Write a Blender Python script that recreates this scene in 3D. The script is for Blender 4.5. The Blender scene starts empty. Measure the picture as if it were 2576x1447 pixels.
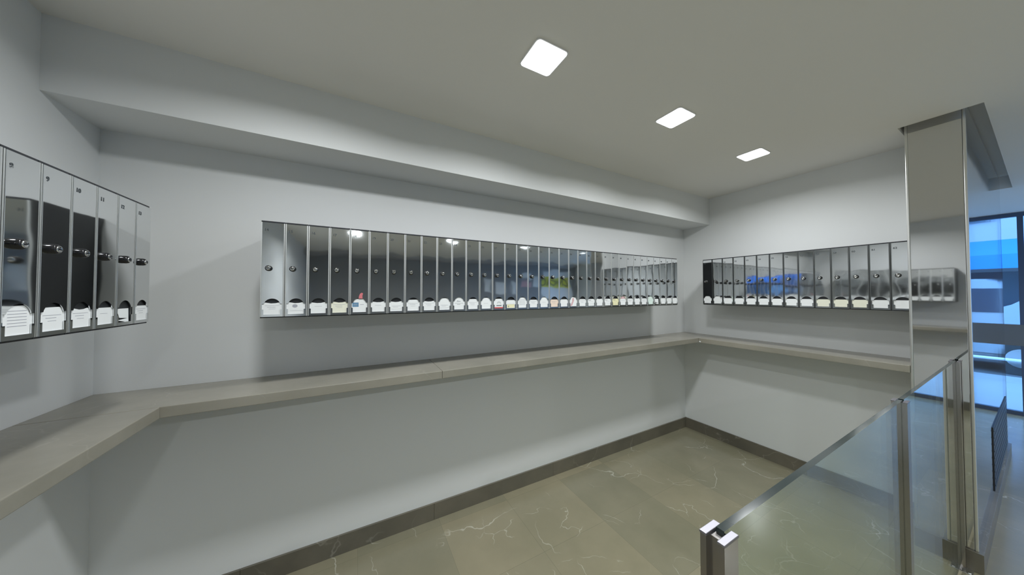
import bpy, bmesh, math, random
from mathutils import Vector, Matrix
random.seed(7)
S = bpy.context.scene
C = S.collection
PI = math.pi

# ------------------------------------------------------------------ camera
cam_d = bpy.data.cameras.new('camera')
cam_d.sensor_width = 36.0
cam_d.lens = 729.07 / 2576 * 36.0
cam_d.clip_start = 0.02
cam = bpy.data.objects.new('camera', cam_d)
C.objects.link(cam)
cam.location = (0, 0, 1.51)
cam.rotation_euler = (PI / 2 + 0.0196, 0, -0.4958)
S.camera = cam

# ------------------------------------------------------------------ world, exposure
W = bpy.data.worlds.new('world')
S.world = W
W.use_nodes = True
wb = W.node_tree.nodes['Background']
wb.inputs[0].default_value = (0.22, 0.52, 1.0, 1)
wb.inputs[1].default_value = 5.4
S.view_settings.view_transform = 'Standard'
S.view_settings.look = 'None'
S.view_settings.exposure = 0.0
S.view_settings.gamma = 1.0
S.view_settings.use_curve_mapping = False
LAMP = 10.0           # watts of each square panel over the mailboxes
LAMP_LOBBY = 22.0
SPREAD = math.radians(161)

# ------------------------------------------------------------------ measures (metres)
D, XR, XL = 1.983, 3.313, -1.000
ZC = 2.516
BEAM_Y, BEAM_Z = 1.701, 2.237
SH_Z, SH_D, SH_T = 1.069, 0.340, 0.044
BASE_H = 0.107
BW, BH, BD = 0.0871, 0.437, 0.3158
BZ = 1.51 - 0.1112
YB, XE = -5.0, 7.2       # lobby back wall, street front


# ------------------------------------------------------------------ materials
def mat(name, col, rough=0.5, metal=0.0, spec=0.5, emit=None, estr=0.0):
    m = bpy.data.materials.new(name)
    m.use_nodes = True
    b = m.node_tree.nodes['Principled BSDF']
    b.inputs['Base Color'].default_value = (*col, 1)
    b.inputs['Roughness'].default_value = rough
    b.inputs['Metallic'].default_value = metal
    b.inputs['Specular IOR Level'].default_value = spec
    if emit:
        b.inputs['Emission Color'].default_value = (*emit, 1)
        b.inputs['Emission Strength'].default_value = estr
    return m


def nodes(m):
    return m.node_tree.nodes, m.node_tree.links, m.node_tree.nodes['Principled BSDF']


def plaster(name, col, rough=0.75):
    m = mat(name, col, rough, spec=0.25)
    n, l, b = nodes(m)
    tc = n.new('ShaderNodeTexCoord')
    nz = n.new('ShaderNodeTexNoise'); nz.inputs['Scale'].default_value = 160; nz.inputs['Detail'].default_value = 3
    bp = n.new('ShaderNodeBump'); bp.inputs['Strength'].default_value = 0.06; bp.inputs['Distance'].default_value = 0.002
    l.new(tc.outputs['Object'], nz.inputs['Vector'])
    l.new(nz.outputs['Fac'], bp.inputs['Height'])
    l.new(bp.outputs['Normal'], b.inputs['Normal'])
    return m


M_WALL = plaster('white_paint', (0.80, 0.815, 0.81))
M_CEIL = plaster('ceiling_paint', (0.90, 0.885, 0.845))
M_DARKWALL = plaster('slate_panel', (0.29, 0.30, 0.31), 0.5)


def marble(name, base, dark, light, rough, tile=None, veins=0.5, origin=(0, 0)):
    """brown-grey limestone with pale veins; optional square tiles"""
    m = mat(name, base, rough)
    n, l, b = nodes(m)
    tc = n.new('ShaderNodeTexCoord')
    nz = n.new('ShaderNodeTexNoise'); nz.inputs['Scale'].default_value = 2.2; nz.inputs['Detail'].default_value = 8
    nz.inputs['Roughness'].default_value = 0.6
    l.new(tc.outputs['Object'], nz.inputs['Vector'])
    cr = n.new('ShaderNodeValToRGB')
    cr.color_ramp.elements[0].position = 0.36; cr.color_ramp.elements[0].color = (*dark, 1)
    cr.color_ramp.elements[1].position = 0.66; cr.color_ramp.elements[1].color = (*light, 1)
    l.new(nz.outputs['Fac'], cr.inputs['Fac'])
    col = cr.outputs['Color']
    # veins: distorted voronoi edges broken up by noise
    nd = n.new('ShaderNodeTexNoise'); nd.inputs['Scale'].default_value = 3.0; nd.inputs['Detail'].default_value = 4
    l.new(tc.outputs['Object'], nd.inputs['Vector'])
    mx = n.new('ShaderNodeMix'); mx.data_type = 'VECTOR'; mx.inputs['Factor'].default_value = 0.28
    l.new(tc.outputs['Object'], mx.inputs['A']); l.new(nd.outputs['Color'], mx.inputs['B'])
    vo = n.new('ShaderNodeTexVoronoi'); vo.feature = 'DISTANCE_TO_EDGE'; vo.inputs['Scale'].default_value = 1.9
    l.new(mx.outputs['Result'], vo.inputs['Vector'])
    lt = n.new('ShaderNodeMapRange'); lt.inputs['From Min'].default_value = 0.0; lt.inputs['From Max'].default_value = 0.006
    lt.inputs['To Min'].default_value = 1; lt.inputs['To Max'].default_value = 0
    l.new(vo.outputs['Distance'], lt.inputs['Value'])
    ng = n.new('ShaderNodeTexNoise'); ng.inputs['Scale'].default_value = 1.9; ng.inputs['Detail'].default_value = 2
    l.new(tc.outputs['Object'], ng.inputs['Vector'])
    gr = n.new('ShaderNodeMapRange'); gr.inputs['From Min'].default_value = 0.47; gr.inputs['From Max'].default_value = 0.58
    l.new(ng.outputs['Fac'], gr.inputs['Value'])
    mu = n.new('ShaderNodeMath'); mu.operation = 'MULTIPLY'
    l.new(lt.outputs['Result'], mu.inputs[0]); l.new(gr.outputs['Result'], mu.inputs[1])
    # a second, finer family of short hairline veins
    v2 = n.new('ShaderNodeTexVoronoi'); v2.feature = 'DISTANCE_TO_EDGE'; v2.inputs['Scale'].default_value = 4.6
    l.new(mx.outputs['Result'], v2.inputs['Vector'])
    l2 = n.new('ShaderNodeMapRange'); l2.inputs['From Max'].default_value = 0.009
    l2.inputs['To Min'].default_value = 0.75; l2.inputs['To Max'].default_value = 0
    l.new(v2.outputs['Distance'], l2.inputs['Value'])
    n2 = n.new('ShaderNodeTexNoise'); n2.inputs['Scale'].default_value = 4.5; n2.inputs['Detail'].default_value = 1
    l.new(tc.outputs['Object'], n2.inputs['Vector'])
    g2 = n.new('ShaderNodeMapRange'); g2.inputs['From Min'].default_value = 0.53; g2.inputs['From Max'].default_value = 0.60
    l.new(n2.outputs['Fac'], g2.inputs['Value'])
    m22 = n.new('ShaderNodeMath'); m22.operation = 'MULTIPLY'
    l.new(l2.outputs['Result'], m22.inputs[0]); l.new(g2.outputs['Result'], m22.inputs[1])
    mm = n.new('ShaderNodeMath'); mm.operation = 'MAXIMUM'
    l.new(mu.outputs[0], mm.inputs[0]); l.new(m22.outputs[0], mm.inputs[1])
    ms = n.new('ShaderNodeMath'); ms.operation = 'MULTIPLY'; ms.inputs[1].default_value = veins
    l.new(mm.outputs[0], ms.inputs[0])
    m1 = n.new('ShaderNodeMix'); m1.data_type = 'RGBA'
    l.new(ms.outputs[0], m1.inputs['Factor']); l.new(col, m1.inputs['A'])
    m1.inputs['B'].default_value = (0.62, 0.60, 0.52, 1)
    col = m1.outputs['Result']
    if tile:
        mp = n.new('ShaderNodeMapping'); mp.inputs['Location'].default_value = (-origin[0], -origin[1], 0)
        l.new(tc.outputs['Object'], mp.inputs['Vector'])
        br = n.new('ShaderNodeTexBrick'); br.offset = 0.0; br.squash = 1.0
        br.inputs['Scale'].default_value = 1.0
        br.inputs['Brick Width'].default_value = tile; br.inputs['Row Height'].default_value = tile
        br.inputs['Mortar Size'].default_value = 0.0009; br.inputs['Mortar Smooth'].default_value = 0.2
        br.inputs['Bias'].default_value = 0.0
        br.inputs['Color1'].default_value = (0.86, 0.88, 0.87, 1); br.inputs['Color2'].default_value = (1.05, 1.03, 0.99, 1)
        br.inputs['Mortar'].default_value = (0.72, 0.72, 0.70, 1)
        l.new(mp.outputs['Vector'], br.inputs['Vector'])
        m2 = n.new('ShaderNodeMix'); m2.data_type = 'RGBA'; m2.blend_type = 'MULTIPLY'; m2.inputs['Factor'].default_value = 1
        l.new(col, m2.inputs['A']); l.new(br.outputs['Color'], m2.inputs['B'])
        col = m2.outputs['Result']
    l.new(col, b.inputs['Base Color'])
    nr = n.new('ShaderNodeMapRange'); nr.inputs['To Min'].default_value = rough * 0.8; nr.inputs['To Max'].default_value = rough * 1.25
    l.new(nz.outputs['Fac'], nr.inputs['Value']); l.new(nr.outputs['Result'], b.inputs['Roughness'])
    return m


M_FLOOR = marble('floor_marble', (0.28, 0.26, 0.19), (0.265, 0.245, 0.170), (0.315, 0.285, 0.200), 0.20, tile=0.4805, veins=0.75, origin=(2.428, 1.424))
M_BASE = marble('baseboard_marble', (0.16, 0.15, 0.12), (0.125, 0.115, 0.09), (0.19, 0.17, 0.13), 0.35, veins=0.25)
M_SHELF = marble('shelf_marble', (0.30, 0.29, 0.24), (0.275, 0.262, 0.215), (0.345, 0.325, 0.27), 0.22, veins=0.12)


def steel(name, col, rough, bump=0.0, scale=6.0, seed=False):
    m = mat(name, col, rough, metal=1.0)
    n, l, b = nodes(m)
    if bump:
        tc = n.new('ShaderNodeTexCoord')
        vec = tc.outputs['Object']
        if seed:
            oi = n.new('ShaderNodeObjectInfo')
            ad = n.new('ShaderNodeVectorMath'); ad.operation = 'ADD'
            sc = n.new('ShaderNodeVectorMath'); sc.operation = 'SCALE'; sc.inputs['Scale'].default_value = 37.0
            cx = n.new('ShaderNodeCombineXYZ')
            l.new(oi.outputs['Random'], cx.inputs[0]); l.new(oi.outputs['Random'], cx.inputs[1])
            l.new(cx.outputs[0], sc.inputs[0])
            l.new(vec, ad.inputs[0]); l.new(sc.outputs[0], ad.inputs[1])
            vec = ad.outputs[0]
        nz = n.new('ShaderNodeTexNoise'); nz.inputs['Scale'].default_value = scale; nz.inputs['Detail'].default_value = 1.0
        l.new(vec, nz.inputs['Vector'])
        bp = n.new('ShaderNodeBump'); bp.inputs['Strength'].default_value = 1.0; bp.inputs['Distance'].default_value = bump
        l.new(nz.outputs['Fac'], bp.inputs['Height'])
        l.new(bp.outputs['Normal'], b.inputs['Normal'])
    return m


M_DOOR = steel('polished_steel_door', (0.72, 0.735, 0.74), 0.045, bump=0.0009, scale=7.0, seed=True)
M_RIM = steel('satin_steel_rim', (0.86, 0.88, 0.87), 0.48)
M_CHROME = steel('chrome', (0.70, 0.70, 0.70), 0.12)
M_CAP = steel('cap_steel', (0.36, 0.35, 0.39), 0.42)
M_POST = steel('steel_post', (0.42, 0.40, 0.39), 0.20)
M_PILLAR = steel('polished_steel_cladding', (0.72, 0.72, 0.71), 0.03, bump=0.0003, scale=3.0)
M_PILLAR2 = steel('satin_steel_cladding', (0.66, 0.68, 0.70), 0.06, bump=0.0008, scale=3.0)
M_STRIP = steel('steel_corner_strip', (0.82, 0.82, 0.80), 0.30)
M_BLACK = mat('black_paint', (0.018, 0.02, 0.024), 0.42)
M_LOCK = mat('black_lock', (0.012, 0.012, 0.014), 0.18)
M_DIGIT = mat('engraved_digit', (0.05, 0.06, 0.065), 0.6)
M_INK = mat('grey_print', (0.40, 0.41, 0.46), 0.8)
M_INKD = mat('dark_print', (0.09, 0.11, 0.12), 0.8)


def paper(name, col):
    return mat(name, col, 0.85, spec=0.2)


P_WHITE = paper('white_card', (0.86, 0.88, 0.88))
P_CREAM = paper('cream_card', (0.84, 0.84, 0.70))
P_PEACH = paper('peach_card', (0.88, 0.72, 0.60))
P_YELLOW = paper('yellow_card', (0.86, 0.82, 0.52))
P_RED = paper('red_paper', (0.62, 0.10, 0.10))
P_BLUE = paper('blue_print', (0.16, 0.30, 0.45))
P_PINK = paper('pink_print', (0.68, 0.45, 0.47))
P_MINT = paper('pale_mint_card', (0.74, 0.86, 0.80))
P_BRIGHTY = paper('yellow_band', (0.82, 0.78, 0.12))


def thin_glass(name, tint, refl=1.0):
    m = bpy.data.materials.new(name)
    m.use_nodes = True
    n, l = m.node_tree.nodes, m.node_tree.links
    n.remove(n['Principled BSDF'])
    out = n['Material Output']
    tr = n.new('ShaderNodeBsdfTransparent'); tr.inputs[0].default_value = (*tint, 1)
    gl = n.new('ShaderNodeBsdfGlossy'); gl.inputs['Roughness'].default_value = 0.015
    gl.inputs[0].default_value = (refl, refl, refl, 1)
    fr = n.new('ShaderNodeFresnel'); fr.inputs['IOR'].default_value = 1.5
    ge = n.new('ShaderNodeNewGeometry')        # same reflectance on both faces of a pane
    io = n.new('ShaderNodeMapRange'); io.inputs['To Min'].default_value = 1.5; io.inputs['To Max'].default_value = 1 / 1.5
    l.new(ge.outputs['Backfacing'], io.inputs['Value']); l.new(io.outputs['Result'], fr.inputs['IOR'])
    mx = n.new('ShaderNodeMixShader')
    l.new(fr.outputs[0], mx.inputs[0]); l.new(tr.outputs[0], mx.inputs[1]); l.new(gl.outputs[0], mx.inputs[2])
    l.new(mx.outputs[0], out.inputs[0])
    return m


M_GLASS = thin_glass('railing_glass', (0.86, 0.92, 0.895))
M_WGLASS = thin_glass('window_glass', (0.92, 0.96, 1.0))
M_GEDGE = mat('glass_edge', (0.03, 0.045, 0.045), 0.12, spec=0.8)
M_LED = mat('lit_diffuser', (0.9, 0.9, 0.9), 0.5, emit=(0.93, 0.97, 1.0), estr=3.0)
M_LED2 = mat('lit_diffuser_lobby', (0.9, 0.9, 0.9), 0.5, emit=(0.90, 0.96, 1.0), estr=3.0)
M_WHITEPL = mat('white_plastic', (0.8, 0.8, 0.8), 0.4)
M_FRAME = mat('blue_grey_aluminium', (0.10, 0.13, 0.20), 0.35, metal=0.6)
M_ASPH = mat('asphalt', (0.10, 0.10, 0.105), 0.8)
M_PAVE = mat('pavement', (0.30, 0.30, 0.31), 0.8)
M_FACADE = plaster('pale_facade', (0.40, 0.38, 0.38))
M_BLUEAWN = mat('blue_awning_cloth', (0.02, 0.22, 0.55), 0.7)
M_VAN = mat('pale_car_paint', (0.38, 0.40, 0.43), 0.25)
M_DGLASS = mat('dark_window', (0.03, 0.05, 0.08), 0.08)
M_TYRE = mat('tyre_rubber', (0.02, 0.02, 0.02), 0.8)


# ------------------------------------------------------------------ mesh helpers
def box(bm, x0, x1, y0, y1, z0, z1, mi=0, bevel=0.0):
    vs = [bm.verts.new((x, y, z)) for x in (x0, x1) for y in (y0, y1) for z in (z0, z1)]
    idx = [(0, 1, 3, 2), (4, 6, 7, 5), (0, 4, 5, 1), (2, 3, 7, 6), (0, 2, 6, 4), (1, 5, 7, 3)]
    fs = []
    for f in idx:
        fc = bm.faces.new([vs[i] for i in f]); fc.material_index = mi; fs.append(fc)
    if bevel:
        es = list({e for f in fs for e in f.edges})
        r = bmesh.ops.bevel(bm, geom=es, offset=bevel, segments=2, affect='EDGES', profile=0.6)
        for f in r['faces']:
            f.material_index = mi
    return vs


def cyl(bm, p0, p1, r0, r1=None, seg=20, mi=0, caps=True):
    r1 = r0 if r1 is None else r1
    p0, p1 = Vector(p0), Vector(p1)
    ax = (p1 - p0).normalized()
    up = Vector((0, 0, 1)) if abs(ax.z) < 0.9 else Vector((1, 0, 0))
    u = ax.cross(up).normalized(); v = ax.cross(u).normalized()
    a = [bm.verts.new(p0 + r0 * (math.cos(t) * u + math.sin(t) * v)) for t in [2 * PI * i / seg for i in range(seg)]]
    b = [bm.verts.new(p1 + r1 * (math.cos(t) * u + math.sin(t) * v)) for t in [2 * PI * i / seg for i in range(seg)]]
    for i in range(seg):
        j = (i + 1) % seg
        f = bm.faces.new((a[i], a[j], b[j], b[i])); f.material_index = mi; f.smooth = True
    if caps:
        f = bm.faces.new(a); f.material_index = mi
        f = bm.faces.new(b[::-1]); f.material_index = mi


def lathe(bm, prof, seg=24, mi=0):
    """profile of (r, y) turned about the y axis (pointing to -y = outwards)"""
    rings = []
    for r, y in prof:
        if r < 1e-6:
            rings.append([bm.verts.new((0, y, 0))])
        else:
            rings.append([bm.verts.new((r * math.cos(2 * PI * i / seg), y, r * math.sin(2 * PI * i / seg))) for i in range(seg)])
    for a, b in zip(rings, rings[1:]):
        for i in range(seg):
            j = (i + 1) % seg
            if len(b) == 1:
                f = bm.faces.new((a[i], a[j], b[0]))
            else:
                f = bm.faces.new((a[i], a[j], b[j], b[i]))
            f.smooth = True; f.material_index = mi


def prism_xz(bm, pts, y0, y1, holes=(), mi=0):
    """extrude an outline in the x-z plane from y0 (front) to y1, with optional holes"""
    loops = []
    edges = []
    for loop in [pts] + list(holes):
        vs = [bm.verts.new((x, y0, z)) for x, z in loop]
        es = [bm.edges.new((vs[i], vs[(i + 1) % len(vs)])) for i in range(len(vs))]
        loops.append(vs); edges += es
    r = bmesh.ops.triangle_fill(bm, use_beauty=True, use_dissolve=False, edges=edges)
    faces = [g for g in r['geom'] if isinstance(g, bmesh.types.BMFace)]
    for f in faces:
        f.material_index = mi
    e = bmesh.ops.extrude_face_region(bm, geom=faces)
    nv = [g for g in e['geom'] if isinstance(g, bmesh.types.BMVert)]
    bmesh.ops.translate(bm, verts=nv, vec=(0, y1 - y0, 0))
    for g in e['geom']:
        if isinstance(g, bmesh.types.BMFace):
            g.material_index = mi


def finish(name, bm, mats, smooth=False):
    bmesh.ops.recalc_face_normals(bm, faces=bm.faces[:])
    me = bpy.data.meshes.new(name)
    bm.to_mesh(me); bm.free()
    for m in (mats if isinstance(mats, (list, tuple)) else [mats]):
        me.materials.append(m)
    return me


def add(name, me, parent=None, loc=(0, 0, 0), rot=(0, 0, 0)):
    o = bpy.data.objects.new(name, me)
    C.objects.link(o)
    o.location = loc; o.rotation_euler = rot
    if parent:
        o.parent = parent
    return o


def part(name, bm, mats, parent, label=None, loc=(0, 0, 0), rot=(0, 0, 0)):
    o = add(name, finish(name, bm, mats), parent, loc, rot)
    if label:
        o['label'] = label
    return o


def struct(name, bm, mats, label=None, parent=None):
    o = add(name, finish(name, bm, mats), parent)
    if parent is None:
        o['kind'] = 'structure'
    if label:
        o['label'] = label
    return o


def thing(name, label, cat, loc=(0, 0, 0), rotz=0, group=None):
    o = bpy.data.objects.new(name, None)
    o.empty_display_size = 0.05
    C.objects.link(o)
    o.location = loc; o.rotation_euler = (0, 0, rotz)
    o['label'] = label; o['category'] = cat
    if group:
        o['group'] = group
    return o


def simple(name, bm, mats, label, cat, group=None, loc=(0, 0, 0), rot=(0, 0, 0)):
    o = add(name, finish(name, bm, mats), None, loc, rot)
    o['label'] = label; o['category'] = cat
    if group:
        o['group'] = group
    return o


B = bmesh.new

# ------------------------------------------------------------------ the setting
bm = B(); box(bm, XL - 0.1, XE + 0.1, YB - 0.1, D + 0.1, -0.10, 0)
struct('floor', bm, M_FLOOR, 'polished olive brown marble tile floor with pale veins')

# ceiling with the recess round the steel pillar
HX0, HX1, HY0, HY1 = 2.905, 5.48, 0.143, 0.42
bm = B()
for a in ((XL - 0.1, HX0, YB - 0.1, D + 0.1), (HX1, XE + 0.1, YB - 0.1, D + 0.1), (HX0, HX1, YB - 0.1, HY0), (HX0, HX1, HY1, D + 0.1)):
    box(bm, *a, ZC, ZC + 0.12)
box(bm, HX0 - 0.02, HX1 + 0.02, HY0 - 0.02, HY1 + 0.02, ZC + 0.12, ZC + 0.16)
struct('ceiling', bm, M_CEIL, 'flat pale grey plaster ceiling with a recess round the steel pillar')

bm = B(); box(bm, XL - 0.1, XR + 0.1, D, D + 0.1, 0, ZC)
struct('wall_back', bm, M_WALL, 'long white wall that carries the main mailbox row')
bm = B(); box(bm, XL - 0.1, XL, YB, D, 0, ZC)
struct('wall_left', bm, M_WALL, 'white wall at the left edge')
bm = B(); box(bm, XR, XR + 0.1, 0.406, D, 0, ZC); box(bm, XR + 0.1, XE + 0.1, 0.42, 0.55, 0, ZC)
struct('wall_right', bm, M_WALL, 'white wall right of the corner, ending at the steel pillar')
bm = B(); box(bm, XL, XE, YB - 0.1, YB, 0, ZC)
struct('wall_front', bm, M_DARKWALL, 'dark slate wall behind the camera')
# soffit beam over the long row
bm = B(); box(bm, XL, XR, BEAM_Y, D, BEAM_Z, ZC)
struct('trim_1', bm, M_WALL, 'white dropped beam along the top of the long wall')
# grey cornice at the top of the lobby back wall
bm = B(); box(bm, XL, XE, YB, YB + 0.22, ZC - 0.10, ZC)
struct('trim_2', bm, plaster('grey_cornice', (0.40, 0.40, 0.40)), 'grey cornice strip at the top of the dark wall')


def baseboard(name, a, b, axis, fixed, into):
    """stone skirting pieces laid end to end between a and b"""
    bm = B()
    L = 0.976
    x = a
    cuts = []
    while x < b - 1e-4:
        nx = min(b, x + L)
        cuts.append((x, nx)); x = nx
    for s, e in cuts:
        lo, hi = min(fixed, fixed + into), max(fixed, fixed + into)
        if axis == 'x':
            box(bm, s + 0.0006, e - 0.0006, lo, hi, 0, BASE_H, bevel=0.001)
        else:
            box(bm, lo, hi, s + 0.0006, e - 0.0006, 0, BASE_H, bevel=0.001)
    return struct(name, bm, M_BASE)


# pieces on the long wall start so that a joint falls at x = 1.452 and 2.428
bm = B()
xs = [XL + 0.013, -0.500, 0.476, 1.452, 2.428, XR - 0.013]
for s, e in zip(xs, xs[1:]):
    box(bm, s + 0.0006, e - 0.0006, D - 0.013, D, 0, BASE_H, bevel=0.001)
struct('baseboard_back', bm, M_BASE, 'brown marble skirting along the long wall')
bm = B()
ys = [0.406, 0.974, D]
for s, e in zip(ys, ys[1:]):
    box(bm, XR - 0.013, XR, s + 0.0006, e - 0.0006, 0, BASE_H, bevel=0.001)
struct('baseboard_right', bm, M_BASE, 'brown marble skirting under the right wall')
baseboard('baseboard_left', YB, D - 0.0, 'y', XL, 0.013)
baseboard('baseboard_front', XL + 0.013, XE, 'x', YB, 0.013)

# ---- street front at x = XE
bm = B()
box(bm, XE, XE + 0.1, YB, -3.8, 0, ZC)                       # solid wall, south end
struct('wall_street', bm, M_WALL, 'grey wall either side of the glazed entrance')


def glazed(kind, name, y0, y1, z0, z1, mull=()):
    root = bpy.data.objects.new(name, None); C.objects.link(root); root['kind'] = 'structure'
    bm = B(); t = 0.05
    box(bm, XE + 0.02, XE + 0.08, y0, y0 + t, z0, z1); box(bm, XE + 0.02, XE + 0.08, y1 - t, y1, z0, z1)
    box(bm, XE + 0.02, XE + 0.08, y0 + t, y1 - t, z1 - t, z1); box(bm, XE + 0.02, XE + 0.08, y0 + t, y1 - t, z0, z0 + t)
    for y in mull:
        box(bm, XE + 0.02, XE + 0.08, y - 0.02, y + 0.02, z0 + t, z1 - t)
    part(kind + '_frame', bm, M_FRAME, root)
    bm = B(); box(bm, XE + 0.046, XE + 0.054, y0 + t, y1 - t, z0 + t, z1 - t)
    part('glass_pane', bm, M_WGLASS, root)
    return root


w1 = glazed('window', 'window_1', -0.16, 0.42, 0.0, ZC, mull=(0.15,))
bm = B(); box(bm, XE + 0.01, XE + 0.09, -0.16, 0.42, 0.86, 1.12)
part('transom_panel', bm, mat('grey_panel', (0.16, 0.17, 0.18), 0.5), w1)
d1 = glazed('door', 'door_1', -1.35, -0.16, 0.0, ZC)
bm = B()
cyl(bm, (XE - 0.05, -1.20, 0.85), (XE - 0.05, -1.20, 1.45), 0.014)
for z in (0.92, 1.38):
    cyl(bm, (XE - 0.05, -1.20, z), (XE + 0.03, -1.20, z), 0.009)
part('door_handle', bm, M_CHROME, d1)
glazed('window', 'window_2', -3.8, -1.35, 0.0, ZC, mull=(-2.6,))

# ------------------------------------------------------------------ outside
bm = B(); box(bm, XE + 0.1, 10.6, -14, 10, -0.14, -0.02)
struct('floor_pavement', bm, M_PAVE, 'grey pavement outside the entrance')
bm = B(); box(bm, 10.6, 17.5, -14, 10, -0.26, -0.14)
struct('floor_road', bm, M_ASPH, 'street outside the entrance')
bt = thing('building', 'pale building across the street seen through the entrance glass', 'building', (17.5, -2, -0.14))
bm = B(); box(bm, 0, 3, -10, 10, 0, 9); part('wall', bm, M_FACADE, bt)
for j, z in enumerate((3.9, 6.6)):
    for i in range(8):
        y = -9.4 + i * 2.45
        if y < -6 or y > 6:
            continue
        bm = B(); box(bm, -0.06, 0.02, y, y + 1.2, z, z + 1.6)
        w = part('window', bm, M_DGLASS, bt)
        bm = B()
        for a in (0.0, 0.57, 1.14):
            box(bm, -0.09, -0.05, y + a, y + a + 0.06, z, z + 1.6)
        part('window_frame', bm, M_FRAME, w)
bm = B(); box(bm, -0.05, 0.02, -6, 6, 0.3, 2.3); part('shop_window', bm, M_DGLASS, bt)
bm = B()
vs = [(-1.5, 2.35), (-1.5, 2.75), (0.0, 3.3), (0.0, 2.9)]
a = [bm.verts.new((x, -5, z)) for x, z in vs]; b = [bm.verts.new((x, 6, z)) for x, z in vs]
bm.faces.new(a); bm.faces.new(b[::-1])
for i in range(4):
    j = (i + 1) % 4; bm.faces.new((a[i], a[j], b[j], b[i]))
part('awning', bm, M_BLUEAWN, bt, 'blue shop awning')

van = thing('parked_van', 'pale van parked on the street outside the entrance', 'van', (12.6, -1.2, -0.14), 0)
bm = B()
prof = [(-2.4, 0.35), (2.2, 0.35), (2.35, 0.9), (2.2, 1.15), (1.55, 1.35), (1.05, 1.95), (-2.3, 2.0), (-2.45, 1.2)]
a = [bm.verts.new((-0.9, y, z)) for y, z in prof]; b = [bm.verts.new((0.9, y, z)) for y, z in prof]
bm.faces.new(a); bm.faces.new(b[::-1])
for i in range(len(prof)):
    j = (i + 1) % len(prof); bm.faces.new((a[i], a[j], b[j], b[i]))
bmesh.ops.bevel(bm, geom=bm.edges[:], offset=0.05, segments=2, affect='EDGES')
part('body', bm, M_VAN, van)
for y0, y1 in ((0.15, 1.15), (-0.95, 0.0), (-2.1, -1.1)):
    bm = B(); box(bm, -0.915, -0.895, y0, y1, 1.25, 1.75, bevel=0.004); part('side_window', bm, M_DGLASS, van)
for x in (-0.92, 0.72):
    for y in (-1.5, 1.45):
        bm = B(); cyl(bm, (x, y, 0.34), (x + 0.2, y, 0.34), 0.34, seg=28); w = part('wheel', bm, M_TYRE, van)
        bm = B(); cyl(bm, (x - 0.01, y, 0.34), (x + 0.21, y, 0.34), 0.19, seg=20); part('hub_cap', bm, M_CHROME, w)

# white guard rails along the kerb
gr = thing('street_guard_rail', 'white tubular guard rail along the kerb outside', 'guard rail', (10.2, 0, -0.02))
bm = B()
for z in (0.35, 0.65, 0.95):
    cyl(bm, (0, -3.5, z), (0, 1.5, z), 0.025)
part('rail', bm, M_WHITEPL, gr)
for y in (-3.4, -2.2, -1.0, 0.2, 1.4):
    bm = B(); cyl(bm, (0, y, 0), (0, y, 1.0), 0.03); part('post', bm, M_WHITEPL, gr)

# ------------------------------------------------------------------ steel pillar
PX0, PX1, PY0, PY1 = 2.98, 5.40, 0.202, 0.405
pl = thing('steel_pillar', 'floor to ceiling pillar clad in polished steel at the end of the right wall', 'pillar', (PX0, 0.30, 0))
ox, oy = PX0, 0.30
bm = B(); box(bm, 0.006, PX1 - ox, PY0 - oy + 0.004, PY1 - oy, BASE_H, ZC + 0.10)
part('core', bm, M_WALL, pl)
bm = B(); box(bm, 0, 0.004, PY0 - oy + 0.012, PY1 - oy - 0.010, BASE_H, ZC + 0.06, bevel=0.001)
part('front_cladding', bm, M_PILLAR, pl, 'mirror polished steel sheet')
bm = B(); box(bm, 0.012, PX1 - ox, PY0 - oy, PY0 - oy + 0.004, BASE_H, ZC + 0.06)
part('side_cladding', bm, M_PILLAR2, pl, 'satin steel sheet')
for y in (PY0 - oy - 0.001, PY1 - oy - 0.010):
    bm = B(); box(bm, -0.003, 0.012, y, y + 0.011, BASE_H, ZC + 0.06, bevel=0.003)
    part('corner_strip', bm, M_STRIP, pl, 'bright steel corner strip')
bm = B()
box(bm, -0.016, PX1 - ox, PY0 - oy - 0.016, PY1 - oy, 0, BASE_H, bevel=0.0015)
part('plinth', bm, M_BASE, pl, 'brown marble plinth')
bm = B()
gx0, gx1, gz0, gz1, gy = 0.95, 2.25, 0.13, 0.57, PY0 - oy
box(bm, gx0, gx1, gy - 0.004, gy, gz0, gz1)
for i in range(9):
    z = gz0 + 0.03 + i * 0.047
    box(bm, gx0 + 0.02, gx1 - 0.02, gy - 0.006, gy - 0.004, z, z + 0.010, mi=1)
part('vent_grille', bm, [M_BLACK, mat('dark_slat', (0.03, 0.035, 0.05), 0.3)], pl, 'dark louvred vent grille')

# ------------------------------------------------------------------ stone shelf
sh = thing('stone_shelf', 'grey brown marble shelf running round the three walls under the mailboxes', 'shelf', (XL, D, SH_Z - SH_T))


def slab(x0, x1, y0, y1):
    bm = B(); g = 0.0006
    box(bm, x0 + g - XL, x1 - g - XL, y0 + g - D, y1 - g - D, 0, SH_T, bevel=0.0028)
    part('slab', bm, M_SHELF, sh)


slab(XL, 0.439, D - SH_D, D)
slab(0.439, XR, D - SH_D, D)
slab(XL, XL + SH_D, 0.25, D - SH_D)
slab(XR - SH_D, XR, 0.406, D - SH_D)
bm = B(); box(bm, XR - SH_D - 0.001 - XL, XR - SH_D + 0.012 - XL, -SH_D - 0.022, -SH_D - 0.006, 0.006, 0.016)
part('corner_chip', bm, P_WHITE, sh, 'white filler at the inner corner joint')

# ------------------------------------------------------------------ mailboxes
# shared meshes, local frame: x right along the row, y into the wall, z up, origin at lower left of the front
cx = BW / 2


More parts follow.
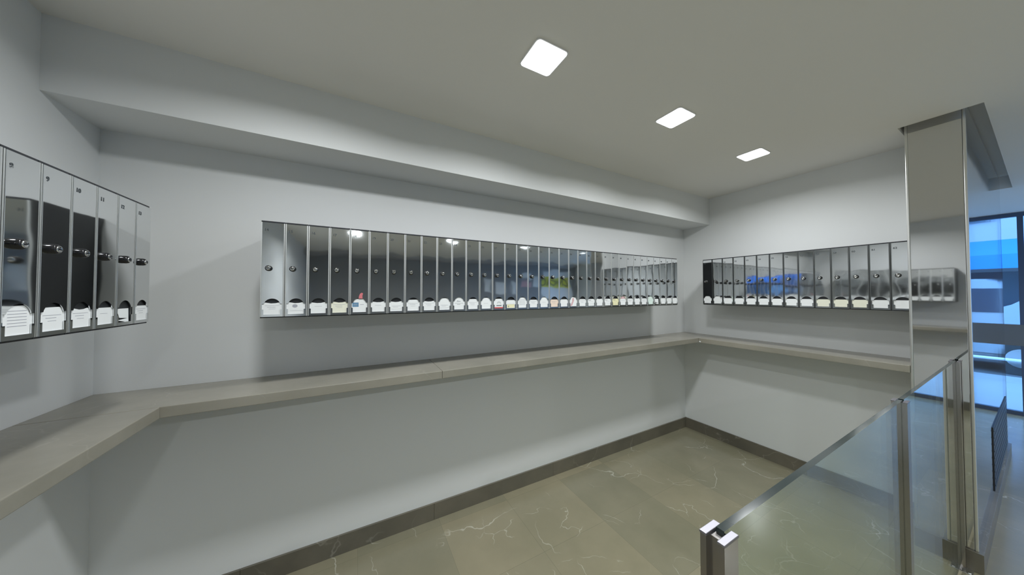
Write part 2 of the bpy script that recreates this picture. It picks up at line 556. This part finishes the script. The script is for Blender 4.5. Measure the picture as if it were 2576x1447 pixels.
def body_mesh(rim):
    bm = B()
    g = 0.0008
    box(bm, g, BW - g, 0, BD - 0.002, 0.0, BH)
    for x in (0.0012, BW - 0.0050):                       # satin rims left and right of the door
        box(bm, x, x + 0.0038, -0.0045, 0.001, 0.005, BH - 0.007, mi=1)
    return finish('mailbox_body', bm, [M_BLACK, rim])


def door_mesh():
    bm = B()
    x0, x1, z0, z1 = 0.0056, BW - 0.0056, 0.0050, BH - 0.0080
    hole = [(cx - 0.030, 0.0155), (cx + 0.030, 0.0155), (cx + 0.030, 0.0385), (cx + 0.0355, 0.0385), (cx + 0.0355, 0.0640)]
    r, zc0 = 0.0295, 0.0575
    a0 = math.asin((0.0640 - zc0) / r)
    for i in range(15):
        t = a0 + (PI - 2 * a0) * i / 14
        hole.append((cx + r * math.cos(t), zc0 + r * math.sin(t)))
    hole += [(cx - 0.0355, 0.0640), (cx - 0.0355, 0.0385), (cx - 0.030, 0.0385)]
    prism_xz(bm, [(x0, z0), (x1, z0), (x1, z1), (x0, z1)], -0.0060, -0.0040, [hole])
    return finish('mailbox_door', bm, M_DOOR)


def lock_mesh():
    bm = B()
    lathe(bm, [(0.0128, 0), (0.0128, -0.006), (0.0118, -0.0105), (0.0090, -0.0130), (0.0088, -0.0128), (0, -0.0126)], mi=0)
    return finish('lock', bm, M_LOCK)


def lockface_mesh():
    bm = B()
    lathe(bm, [(0.0086, -0.0128), (0.0084, -0.0144), (0.0064, -0.0150), (0.0052, -0.0142), (0, -0.0142)], mi=0)
    box(bm, -0.0058, 0.0058, -0.0150, -0.0141, -0.0011, 0.0011, mi=1)
    return finish('key_barrel', bm, [M_CHROME, M_LOCK])


ME_BODY, ME_BODY_SHADED = body_mesh(M_RIM), body_mesh(steel('shaded_steel_rim', (0.16, 0.17, 0.17), 0.45))  # right-row copy of the satin rim, grazing-view darkness put into its colour
ME_DOOR, ME_LOCK, ME_FACE = door_mesh(), lock_mesh(), lockface_mesh()
card_cache = {}


def card_mesh(shape, m):
    key = (shape, m.name)
    if key in card_cache:
        return card_cache[key]
    hw = 0.0368
    L = {'flat': [(hw, 0.0665), (-hw, 0.0665)],
         'wavy': [(hw, 0.0655), (0.024, 0.0690), (0.012, 0.0660), (-0.004, 0.0650), (-0.018, 0.0680), (-0.027, 0.0695), (-hw, 0.0640)],
         'dip': [(hw, 0.0655), (0.027, 0.0690), (0.010, 0.0645), (-0.006, 0.0640), (-0.022, 0.0665), (-0.030, 0.0680), (-hw, 0.0650)],
         'raised': [(hw, 0.0640), (0.030, 0.0700), (0.021, 0.0755), (-0.020, 0.0750), (-0.029, 0.0700), (-hw, 0.0640)],
         'tall': [(hw, 0.0640), (0.028, 0.0660), (0.024, 0.0790), (0.017, 0.0825), (-0.017, 0.0820), (-0.025, 0.0740), (-0.029, 0.0660), (-hw, 0.0640)],
         'round': [(hw, 0.0640), (0.030, 0.0900), (-0.030, 0.0900), (-hw, 0.0640)],
         'low': [(0.022, 0.0560), (0.022, 0.0600), (-0.028, 0.0600), (-0.028, 0.0460), (-0.02, 0.0300), (0.02, 0.0270)]}[shape]
    pts = ([(cx - hw, 0.011), (cx + hw, 0.011)] if shape != 'low' else [(cx - 0.028, 0.022), (cx + 0.024, 0.012)]) + [(cx + a, b) for a, b in L]
    bm = B(); prism_xz(bm, pts, -0.0032, -0.0022)
    me = finish('name_card', bm, m)
    card_cache[key] = me
    return me


def quad(bm, x0, x1, z0, z1, y=-0.0034, mi=0):
    vs = [bm.verts.new((cx + x, y, z)) for x, z in ((x0, z0), (x1, z0), (x1, z1), (x0, z1))]
    f = bm.faces.new(vs); f.material_index = mi


print_cache = {}


def print_mesh(kind):
    if kind in print_cache:
        return print_cache[kind]
    bm = B()
    mats = [M_INK, M_INKD, P_BLUE, P_PINK, P_RED, P_YELLOW]
    if kind == 'lines':
        quad(bm, -0.026, 0.026, 0.0545, 0.0556); quad(bm, -0.018, 0.012, 0.0475, 0.0488); quad(bm, -0.012, 0.012, 0.0400, 0.0410)
    elif kind == 'lines2':
        quad(bm, -0.022, 0.022, 0.0420, 0.0432); quad(bm, -0.016, 0.010, 0.0360, 0.0370); quad(bm, -0.024, 0.024, 0.0250, 0.0260)
    elif kind == 'heading':
        quad(bm, -0.026, 0.000, 0.0560, 0.0585, mi=1); quad(bm, -0.020, 0.022, 0.0470, 0.0480); quad(bm, -0.012, 0.024, 0.0280, 0.0290)
    elif kind == 'logo':
        for i in range(14):
            a, b2 = 2 * PI * i / 14, 2 * PI * (i + 1) / 14
            vs = [bm.verts.new((cx - 0.004 + r * math.cos(t), -0.0034, 0.052 + 0.8 * r * math.sin(t))) for r, t in ((0, 0), (0.010, a), (0.010, b2))]
            bm.faces.new(vs).material_index = 0
        quad(bm, -0.022, 0.026, 0.0300, 0.0308)
    elif kind == 'sketch':
        for i in range(9):
            t0, t1 = PI * i / 9, PI * (i + 1) / 9
            for r in (0.012, 0.007):
                vs = [bm.verts.new((cx + 0.002 + q * math.cos(t), -0.0034, 0.045 + q * math.sin(t))) for q, t in ((r, t0), (r + 0.0012, t0), (r + 0.0012, t1), (r, t1))]
                bm.faces.new(vs).material_index = 1
        quad(bm, -0.016, 0.020, 0.0300, 0.0350, mi=1)
        quad(bm, -0.030, 0.030, 0.0155, 0.0225, mi=4)
    elif kind == 'many':
        for z in (0.070, 0.063, 0.056, 0.049, 0.042, 0.035):
            quad(bm, -0.022, 0.022, z, z + 0.0013)
    elif kind == 'crest':
        quad(bm, -0.014, 0.010, 0.0620, 0.0640, mi=1); quad(bm, -0.026, 0.026, 0.0510, 0.0520, mi=1); quad(bm, -0.012, 0.008, 0.0440, 0.0455, mi=1)
        quad(bm, -0.010, -0.006, 0.0660, 0.0680, mi=1)
    elif kind == 'bluebox':
        quad(bm, -0.032, -0.004, 0.0420, 0.0640, mi=2); quad(bm, 0.002, 0.020, 0.0520, 0.0540); quad(bm, -0.028, -0.010, 0.0520, 0.0540, y=-0.0036)
    elif kind == 'bottle':
        quad(bm, -0.018, -0.014, 0.0200, 0.0300, mi=1); quad(bm, -0.028, 0.028, 0.0395, 0.0403)
        quad(bm, -0.028, 0.028, 0.0170, 0.0385, y=-0.0033, mi=5)
    elif kind == 'leaflet':
        vs = [bm.verts.new((cx + x, -0.0034, z)) for x, z in ((-0.030, 0.018), (-0.012, 0.018), (0.008, 0.060), (0.006, 0.076), (-0.010, 0.074), (-0.012, 0.050))]
        bm.faces.new(vs).material_index = 3
        quad(bm, -0.004, 0.018, 0.078, 0.080, mi=1)
    elif kind == 'redtop':
        quad(bm, -0.030, 0.030, 0.0660, 0.0870, mi=3); quad(bm, -0.030, -0.012, 0.0670, 0.0690, y=-0.0036, mi=4)
        quad(bm, -0.020, 0.022, 0.0500, 0.0510)
    else:
        quad(bm, -0.016, 0.014, 0.0480, 0.0490)
    me = finish('card_print', bm, mats)
    print_cache[kind] = me
    return me


font_cache = {}


def digits_mesh(txt):
    if txt in font_cache:
        return font_cache[txt]
    cu = bpy.data.curves.new('digits', 'FONT'); cu.body = txt; cu.size = 0.0165; cu.extrude = 0.0002; cu.offset = 0.0004
    ob = bpy.data.objects.new('digits_tmp', cu); C.objects.link(ob)
    dg = bpy.context.evaluated_depsgraph_get()
    me = bpy.data.meshes.new_from_object(ob.evaluated_get(dg))
    bpy.data.objects.remove(ob); bpy.data.curves.remove(cu)
    me.name = 'digits'
    me.materials.clear(); me.materials.append(M_DIGIT)
    me.transform(Matrix.Rotation(PI / 2, 4, 'X'))
    font_cache[txt] = me
    return me


proto = thing('mailbox', 'steel mailbox', 'mailbox')
pb = add('body', ME_BODY, proto)
pd = add('door', ME_DOOR, proto)
pk = add('lock', ME_LOCK, proto, (0.0300, -0.0060, 0.223)); pk['label'] = 'round black cam lock'
add('key_barrel', ME_FACE, pk)


def copy_tree(o, parent=None):
    c = o.copy(); C.objects.link(c)
    if parent:
        c.parent = parent
    for ch in list(o.children):
        copy_tree(ch, c)
    return c


first = [True]


def mailbox(loc, rz, num, label, group, card='flat', cm=P_WHITE, pr='lines', red_tag=False):
    if first[0]:
        o = proto; first[0] = False
    else:
        o = proto.copy(); C.objects.link(o)
        for ch in (pb, pd, pk):
            copy_tree(ch, o)
    o.location = loc; o.rotation_euler = (0, 0, rz)
    o['label'] = label; o['group'] = group; o['category'] = 'mailbox'
    for ch in o.children:
        if ch.name.startswith('door'):
            ch.rotation_euler = (0, 0, 0)
        if ch.name.startswith('lock'):
            for k in ch.children:
                k.rotation_euler = (0, random.uniform(-0.5, 0.5), 0)
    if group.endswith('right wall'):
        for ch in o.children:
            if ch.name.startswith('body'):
                ch.data = ME_BODY_SHADED
    n = add('number', digits_mesh(str(num)), o, (0.0115, -0.0064, BH - 0.046)); n['label'] = 'small dark engraved number ' + str(num)
    if card:
        c = add('name_card', card_mesh(card, cm), o)
        if pr:
            add('card_print', print_mesh(pr), c)
    return o


ordw = ['', 'second', 'third', 'fourth', 'fifth', 'sixth', 'seventh', 'eighth', 'ninth', 'tenth', 'eleventh', 'twelfth', 'thirteenth',
        'fourteenth', 'fifteenth', 'sixteenth', 'seventeenth', 'eighteenth']
look = {('flat', 'white_card'): 'flat white name card', ('wavy', 'white_card'): 'wavy topped white card', ('dip', 'white_card'): 'sagging white card',
        ('raised', 'white_card'): 'slightly raised white card', ('tall', 'white_card'): 'tall white card filling slot',
        ('round', 'white_card'): 'rounded white card filling slot', ('low', 'white_card'): 'small white slip low in slot'}


def descr(card, cm, pr):
    special = {'bluebox': 'white card with blue block', 'sketch': 'dark drawing on card over red strip', 'logo': 'white card with round grey logo',
               'bottle': 'cream and yellow card', 'leaflet': 'white card with pinkish picture', 'redtop': 'pale card with red top', 'crest': 'rounded white card with dark crest',
               'many': 'rounded white card full of print'}
    if pr in special:
        return special[pr]
    if not card:
        return 'empty name slot'
    if cm is not P_WHITE:
        return {'cream_card': 'cream name card', 'peach_card': 'peach name card', 'yellow_card': 'yellow name card', 'pale_mint_card': 'pale mint card standing high'}[cm.name]
    return look[(card, cm.name)]


Yf = D - BD
X0 = -0.3722
long_cards = [('wavy', P_WHITE, 'lines'), ('wavy', P_WHITE, 'logo'), ('dip', P_WHITE, 'plain'), ('wavy', P_CREAM, 'lines'), ('tall', P_WHITE, 'bluebox'),
              ('dip', P_WHITE, 'plain'), ('dip', P_WHITE, 'lines2'), ('raised', P_WHITE, 'lines'), ('dip', P_WHITE, 'lines'), ('tall', P_WHITE, 'lines2'),
              ('round', P_WHITE, 'crest'), ('raised', P_WHITE, 'lines'), ('tall', P_WHITE, 'plain'), ('raised', P_WHITE, 'sketch'), ('flat', P_WHITE, 'bottle'),
              ('tall', P_WHITE, 'many'), ('flat', P_WHITE, 'lines'), ('tall', P_WHITE, 'plain'), ('flat', P_PEACH, 'lines'), ('flat', P_WHITE, None),
              ('tall', P_WHITE, 'leaflet'), ('flat', P_WHITE, 'lines'), ('flat', P_WHITE, 'heading'), ('wavy', P_WHITE, None), ('flat', P_WHITE, 'heading'),
              ('flat', P_YELLOW, 'heading'), ('round', P_WHITE, 'redtop'), ('flat', P_WHITE, 'lines'), ('wavy', P_WHITE, None), ('flat', P_WHITE, 'lines'),
              ('tall', P_MINT, 'plain'), ('low', P_WHITE, None), ('flat', P_WHITE, None), ('flat', P_WHITE, 'plain'), ('flat', P_WHITE, None)]
N = len(long_cards)
for k, (cs, cm, pr) in enumerate(long_cards):
    if k == 0:
        pos = 'at left end of long wall row'
    elif k < 18:
        pos = ordw[k] + ' from left on long wall'
    elif k == N - 1:
        pos = 'at right end of long wall row'
    else:
        pos = ordw[N - 1 - k] + ' from right on long wall'
    mailbox((X0 + k * BW, Yf, BZ), 0, k + 14, 'steel mailbox, %s, %s' % (descr(cs, cm, pr), pos), 'mailboxes on the long wall', cs, cm, pr)

right_cards = [('tall', P_WHITE, 'plain'), ('tall', P_WHITE, None)] + [('flat', P_WHITE, None)] * 7 + [('flat', P_CREAM, None)] * 3 + [('flat', P_WHITE, None)] * 2
for k, (cs, cm, pr) in enumerate(right_cards):
    if k == 0:
        pos = 'at corner end of right wall row'
    elif k == 13:
        pos = 'beside the steel pillar'
    else:
        pos = ordw[k] + ' from corner on right wall'
    mailbox((XR - BD, 1.6058 - k * BW, BZ), -PI / 2, k + 49, 'steel mailbox, %s, %s' % (descr(cs, cm, pr), pos), 'mailboxes on the right wall', cs, cm, pr)

left_cards = [('flat', P_WHITE, 'lines'), ('low', P_WHITE, None), ('flat', P_WHITE, 'plain'), ('wavy', P_WHITE, 'lines'), ('raised', P_WHITE, 'lines'), ('tall', P_WHITE, 'many'),
              ('flat', P_WHITE, 'plain'), ('flat', P_WHITE, None), ('wavy', P_WHITE, 'plain'), ('flat', P_WHITE, None), ('flat', P_WHITE, 'plain'), ('flat', P_WHITE, None)]
for k, (cs, cm, pr) in enumerate(left_cards):
    pos = ('nearest corner' if k == 0 else ordw[k] + ' from corner') + ' on left wall'
    mailbox((XL + BD, 1.6037 - (k + 1) * BW, BZ), PI / 2, 13 - k, 'steel mailbox, %s, %s' % (descr(cs, cm, pr), pos), 'mailboxes on the left wall', cs, cm, pr)

# red paper tag poking out above the card of the fifth box
bm = B()
pts = [(-0.008, 0.0), (0.010, 0.0), (0.009, 0.014), (0.012, 0.026), (0.006, 0.030), (-0.002, 0.024), (-0.006, 0.012)]
prism_xz(bm, pts, -0.0006, 0.0)
o = simple('paper_tag', bm, paper('coral_paper', (0.66, 0.20, 0.22)), 'small coral red paper tag sticking up above the card with a blue block', 'paper tag', loc=(X0 + 4 * BW + 0.047, Yf - 0.0064, BZ + 0.084))

# ------------------------------------------------------------------ ceiling lights


def ceiling_light(x, y, label, group, led, watts=None):
    t = thing('ceiling_light', label, 'ceiling light', (x, y, ZC), 0, group)
    h, r = 0.075, 0.016

    def rr(hh, rad, z):
        pts = []
        for sx, sy, a0 in ((1, 1, 0), (-1, 1, PI / 2), (-1, -1, PI), (1, -1, 1.5 * PI)):
            for i in range(6):
                a = a0 + PI / 2 * i / 5
                pts.append((sx * (hh - rad) + rad * math.cos(a), sy * (hh - rad) + rad * math.sin(a), z))
        return pts

    def shell(rings, cap=True):
        bm = B()
        rs = [[bm.verts.new(p) for p in ring] for ring in rings]
        for a, b in zip(rs, rs[1:]):
            for i in range(len(a)):
                j = (i + 1) % len(a)
                bm.faces.new((a[i], a[j], b[j], b[i]))
        if cap:
            bm.faces.new(rs[-1])
        return bm
    bm = shell([rr(h + 0.004, r, 0), rr(h + 0.004, r, -0.004), rr(h, r, -0.004)], False)
    part('frame', bm, M_WHITEPL, t)
    bm = shell([rr(h - 0.001, r, -0.001), rr(h - 0.001, r, -0.0052), rr(h - 0.003, r - 0.002, -0.0068)])
    part('diffuser', bm, led, t, 'glowing white diffuser')
    ld = bpy.data.lights.new('led_panel', 'AREA'); ld.shape = 'SQUARE'; ld.size = 0.134
    ld.energy = watts or LAMP; ld.color = (0.95, 0.98, 1.0) if led is M_LED else (0.92, 0.97, 1.0); ld.spread = SPREAD
    lo = bpy.data.objects.new('led_panel', ld); C.objects.link(lo); lo.parent = t; lo.location = (0, 0, -0.0080)


G1 = 'square ceiling lights over the mailboxes'
ceiling_light(-0.210, 1.008, 'square lit ceiling light left of the visible row of three, just above the frame', G1, M_LED)
ceiling_light(0.700, 1.010, 'square white lit ceiling light, nearest and largest of the row of three', G1, M_LED)
ceiling_light(1.606, 1.000, 'square white lit ceiling light, middle of the row of three', G1, M_LED)
ceiling_light(2.528, 1.000, 'square white lit ceiling light, farthest of the row of three, nearest the corner', G1, M_LED)
G2 = 'square ceiling lights in the lobby behind'
for i, x in enumerate((0.0, 1.65, 3.30, 4.95, 6.5)):
    ceiling_light(x, -2.15, ['first', 'second', 'third', 'fourth', 'fifth'][i] + ' lobby ceiling light from the left wall, reflected in the mailbox doors', G2, M_LED2, LAMP_LOBBY)

# ------------------------------------------------------------------ glass railing
RY = 0.255
rl = thing('glass_railing', 'low glass railing with square steel posts in front of the mailbox corner', 'railing', (0.511, RY, 0))
RH = 1.130


def post(x, lean=0.0):
    """square tube with a glazing slot on each x side"""
    bm = B()
    hx, hy, s, dp = 0.0200, 0.0175, 0.0085, 0.009
    prof = [(-hx, -hy), (hx, -hy), (hx, -s), (hx - dp, -s), (hx - dp, s), (hx, s), (hx, hy), (-hx, hy), (-hx, s), (-hx + dp, s), (-hx + dp, -s), (-hx, -s)]
    a = [bm.verts.new((px, py, 0.004)) for px, py in prof]
    b = [bm.verts.new((px, py, RH - 0.003)) for px, py in prof]
    bm.faces.new(a); bm.faces.new(b[::-1])
    for i in range(12):
        j = (i + 1) % 12
        bm.faces.new((a[i], a[j], b[j], b[i]))
    p = part('post', bm, M_POST, rl, 'brushed steel post', (x - 0.511, 0, 0))
    bm = B()
    for y0, y1 in ((-hy - 0.001, -0.0075), (0.0075, hy + 0.001)):
        box(bm, -hx - 0.001, hx + 0.001, y0, y1, RH - 0.003, RH + 0.001, bevel=0.0008)
    part('post_cap', bm, M_CAP, p, 'bright cap plate')
    bm = B(); box(bm, -0.045, 0.030 if x > 2.9 else 0.045, -0.040, 0.040, 0, 0.006, bevel=0.001)
    part('base_plate', bm, M_STRIP, p)
    for bx in (-0.033,) if x > 2.9 else (-0.033, 0.033):
        for by in (-0.029, 0.029):
            bm = B(); cyl(bm, (bx, by, 0.006), (bx, by, 0.011), 0.006, seg=12); part('bolt', bm, M_CHROME, p)
    return p


for x in (0.511, 1.700, 2.948):
    post(x)
for x0, x1 in ((0.515, 1.690), (1.710, 2.938)):
    bm = B()
    vs = box(bm, x0 - 0.511, x1 - 0.511, -0.006, 0.006, 0.045, RH + 0.004)
    bm.normal_update()
    for f in bm.faces:
        f.material_index = 0 if abs(f.normal.y) > 0.5 else 1
    part('glass_panel', bm, [M_GLASS, M_GEDGE], rl, 'clear glass panel')

# ------------------------------------------------------------------ notices on the dark lobby wall (seen in the mailbox doors)


def notice(x0, x1, z0, z1, m, label):
    bm = B(); box(bm, 0, x1 - x0, 0, 0.003, 0, z1 - z0)
    return simple('wall_notice', bm, m, label, 'notice', 'notices on the dark lobby wall', loc=(x0, YB + 0.002, z0))


notice(3.55, 3.78, 1.55, 1.95, P_WHITE, 'narrow white notice, first of the reflected sheets')
notice(3.95, 4.30, 1.50, 1.88, P_WHITE, 'white notice with slanted edges, second of the reflected sheets')
notice(4.48, 4.66, 1.48, 1.90, P_WHITE, 'white notice, third of the reflected sheets')
notice(4.90, 5.25, 2.00, 2.18, P_WHITE, 'white upper sheet beside the yellow poster')
notice(4.90, 5.25, 1.72, 1.94, P_PINK, 'pinkish sheet with stripe beside the yellow poster')
notice(5.34, 5.55, 1.75, 2.10, P_WHITE, 'white sheet touching the yellow poster')
ps = thing('wall_poster', 'white poster with a yellow lettered band on the dark lobby wall', 'poster', (5.70, YB + 0.002, 1.30))
bm = B(); box(bm, 0, 1.25, 0, 0.004, 0, 1.00); part('sheet', bm, P_WHITE, ps)
bm = B(); box(bm, -0.02, 1.20, 0.004, 0.007, 0.42, 0.78); bd = part('yellow_band', bm, P_BRIGHTY, ps, 'yellow band')
cu = bpy.data.curves.new('t', 'FONT'); cu.body = 'CNCAC'; cu.size = 0.34; cu.extrude = 0.001; cu.offset = 0.006
ob = bpy.data.objects.new('t', cu); C.objects.link(ob)
me = bpy.data.meshes.new_from_object(ob.evaluated_get(bpy.context.evaluated_depsgraph_get()))
bpy.data.objects.remove(ob); bpy.data.curves.remove(cu)
me.materials.clear(); me.materials.append(M_INKD)
# readable for a viewer looking towards -y
me.transform(Matrix.Translation((1.15, 0.0085, 0.48)) @ Matrix.Rotation(PI, 4, 'Z') @ Matrix.Rotation(PI / 2, 4, 'X'))
add('lettering', me, bd)
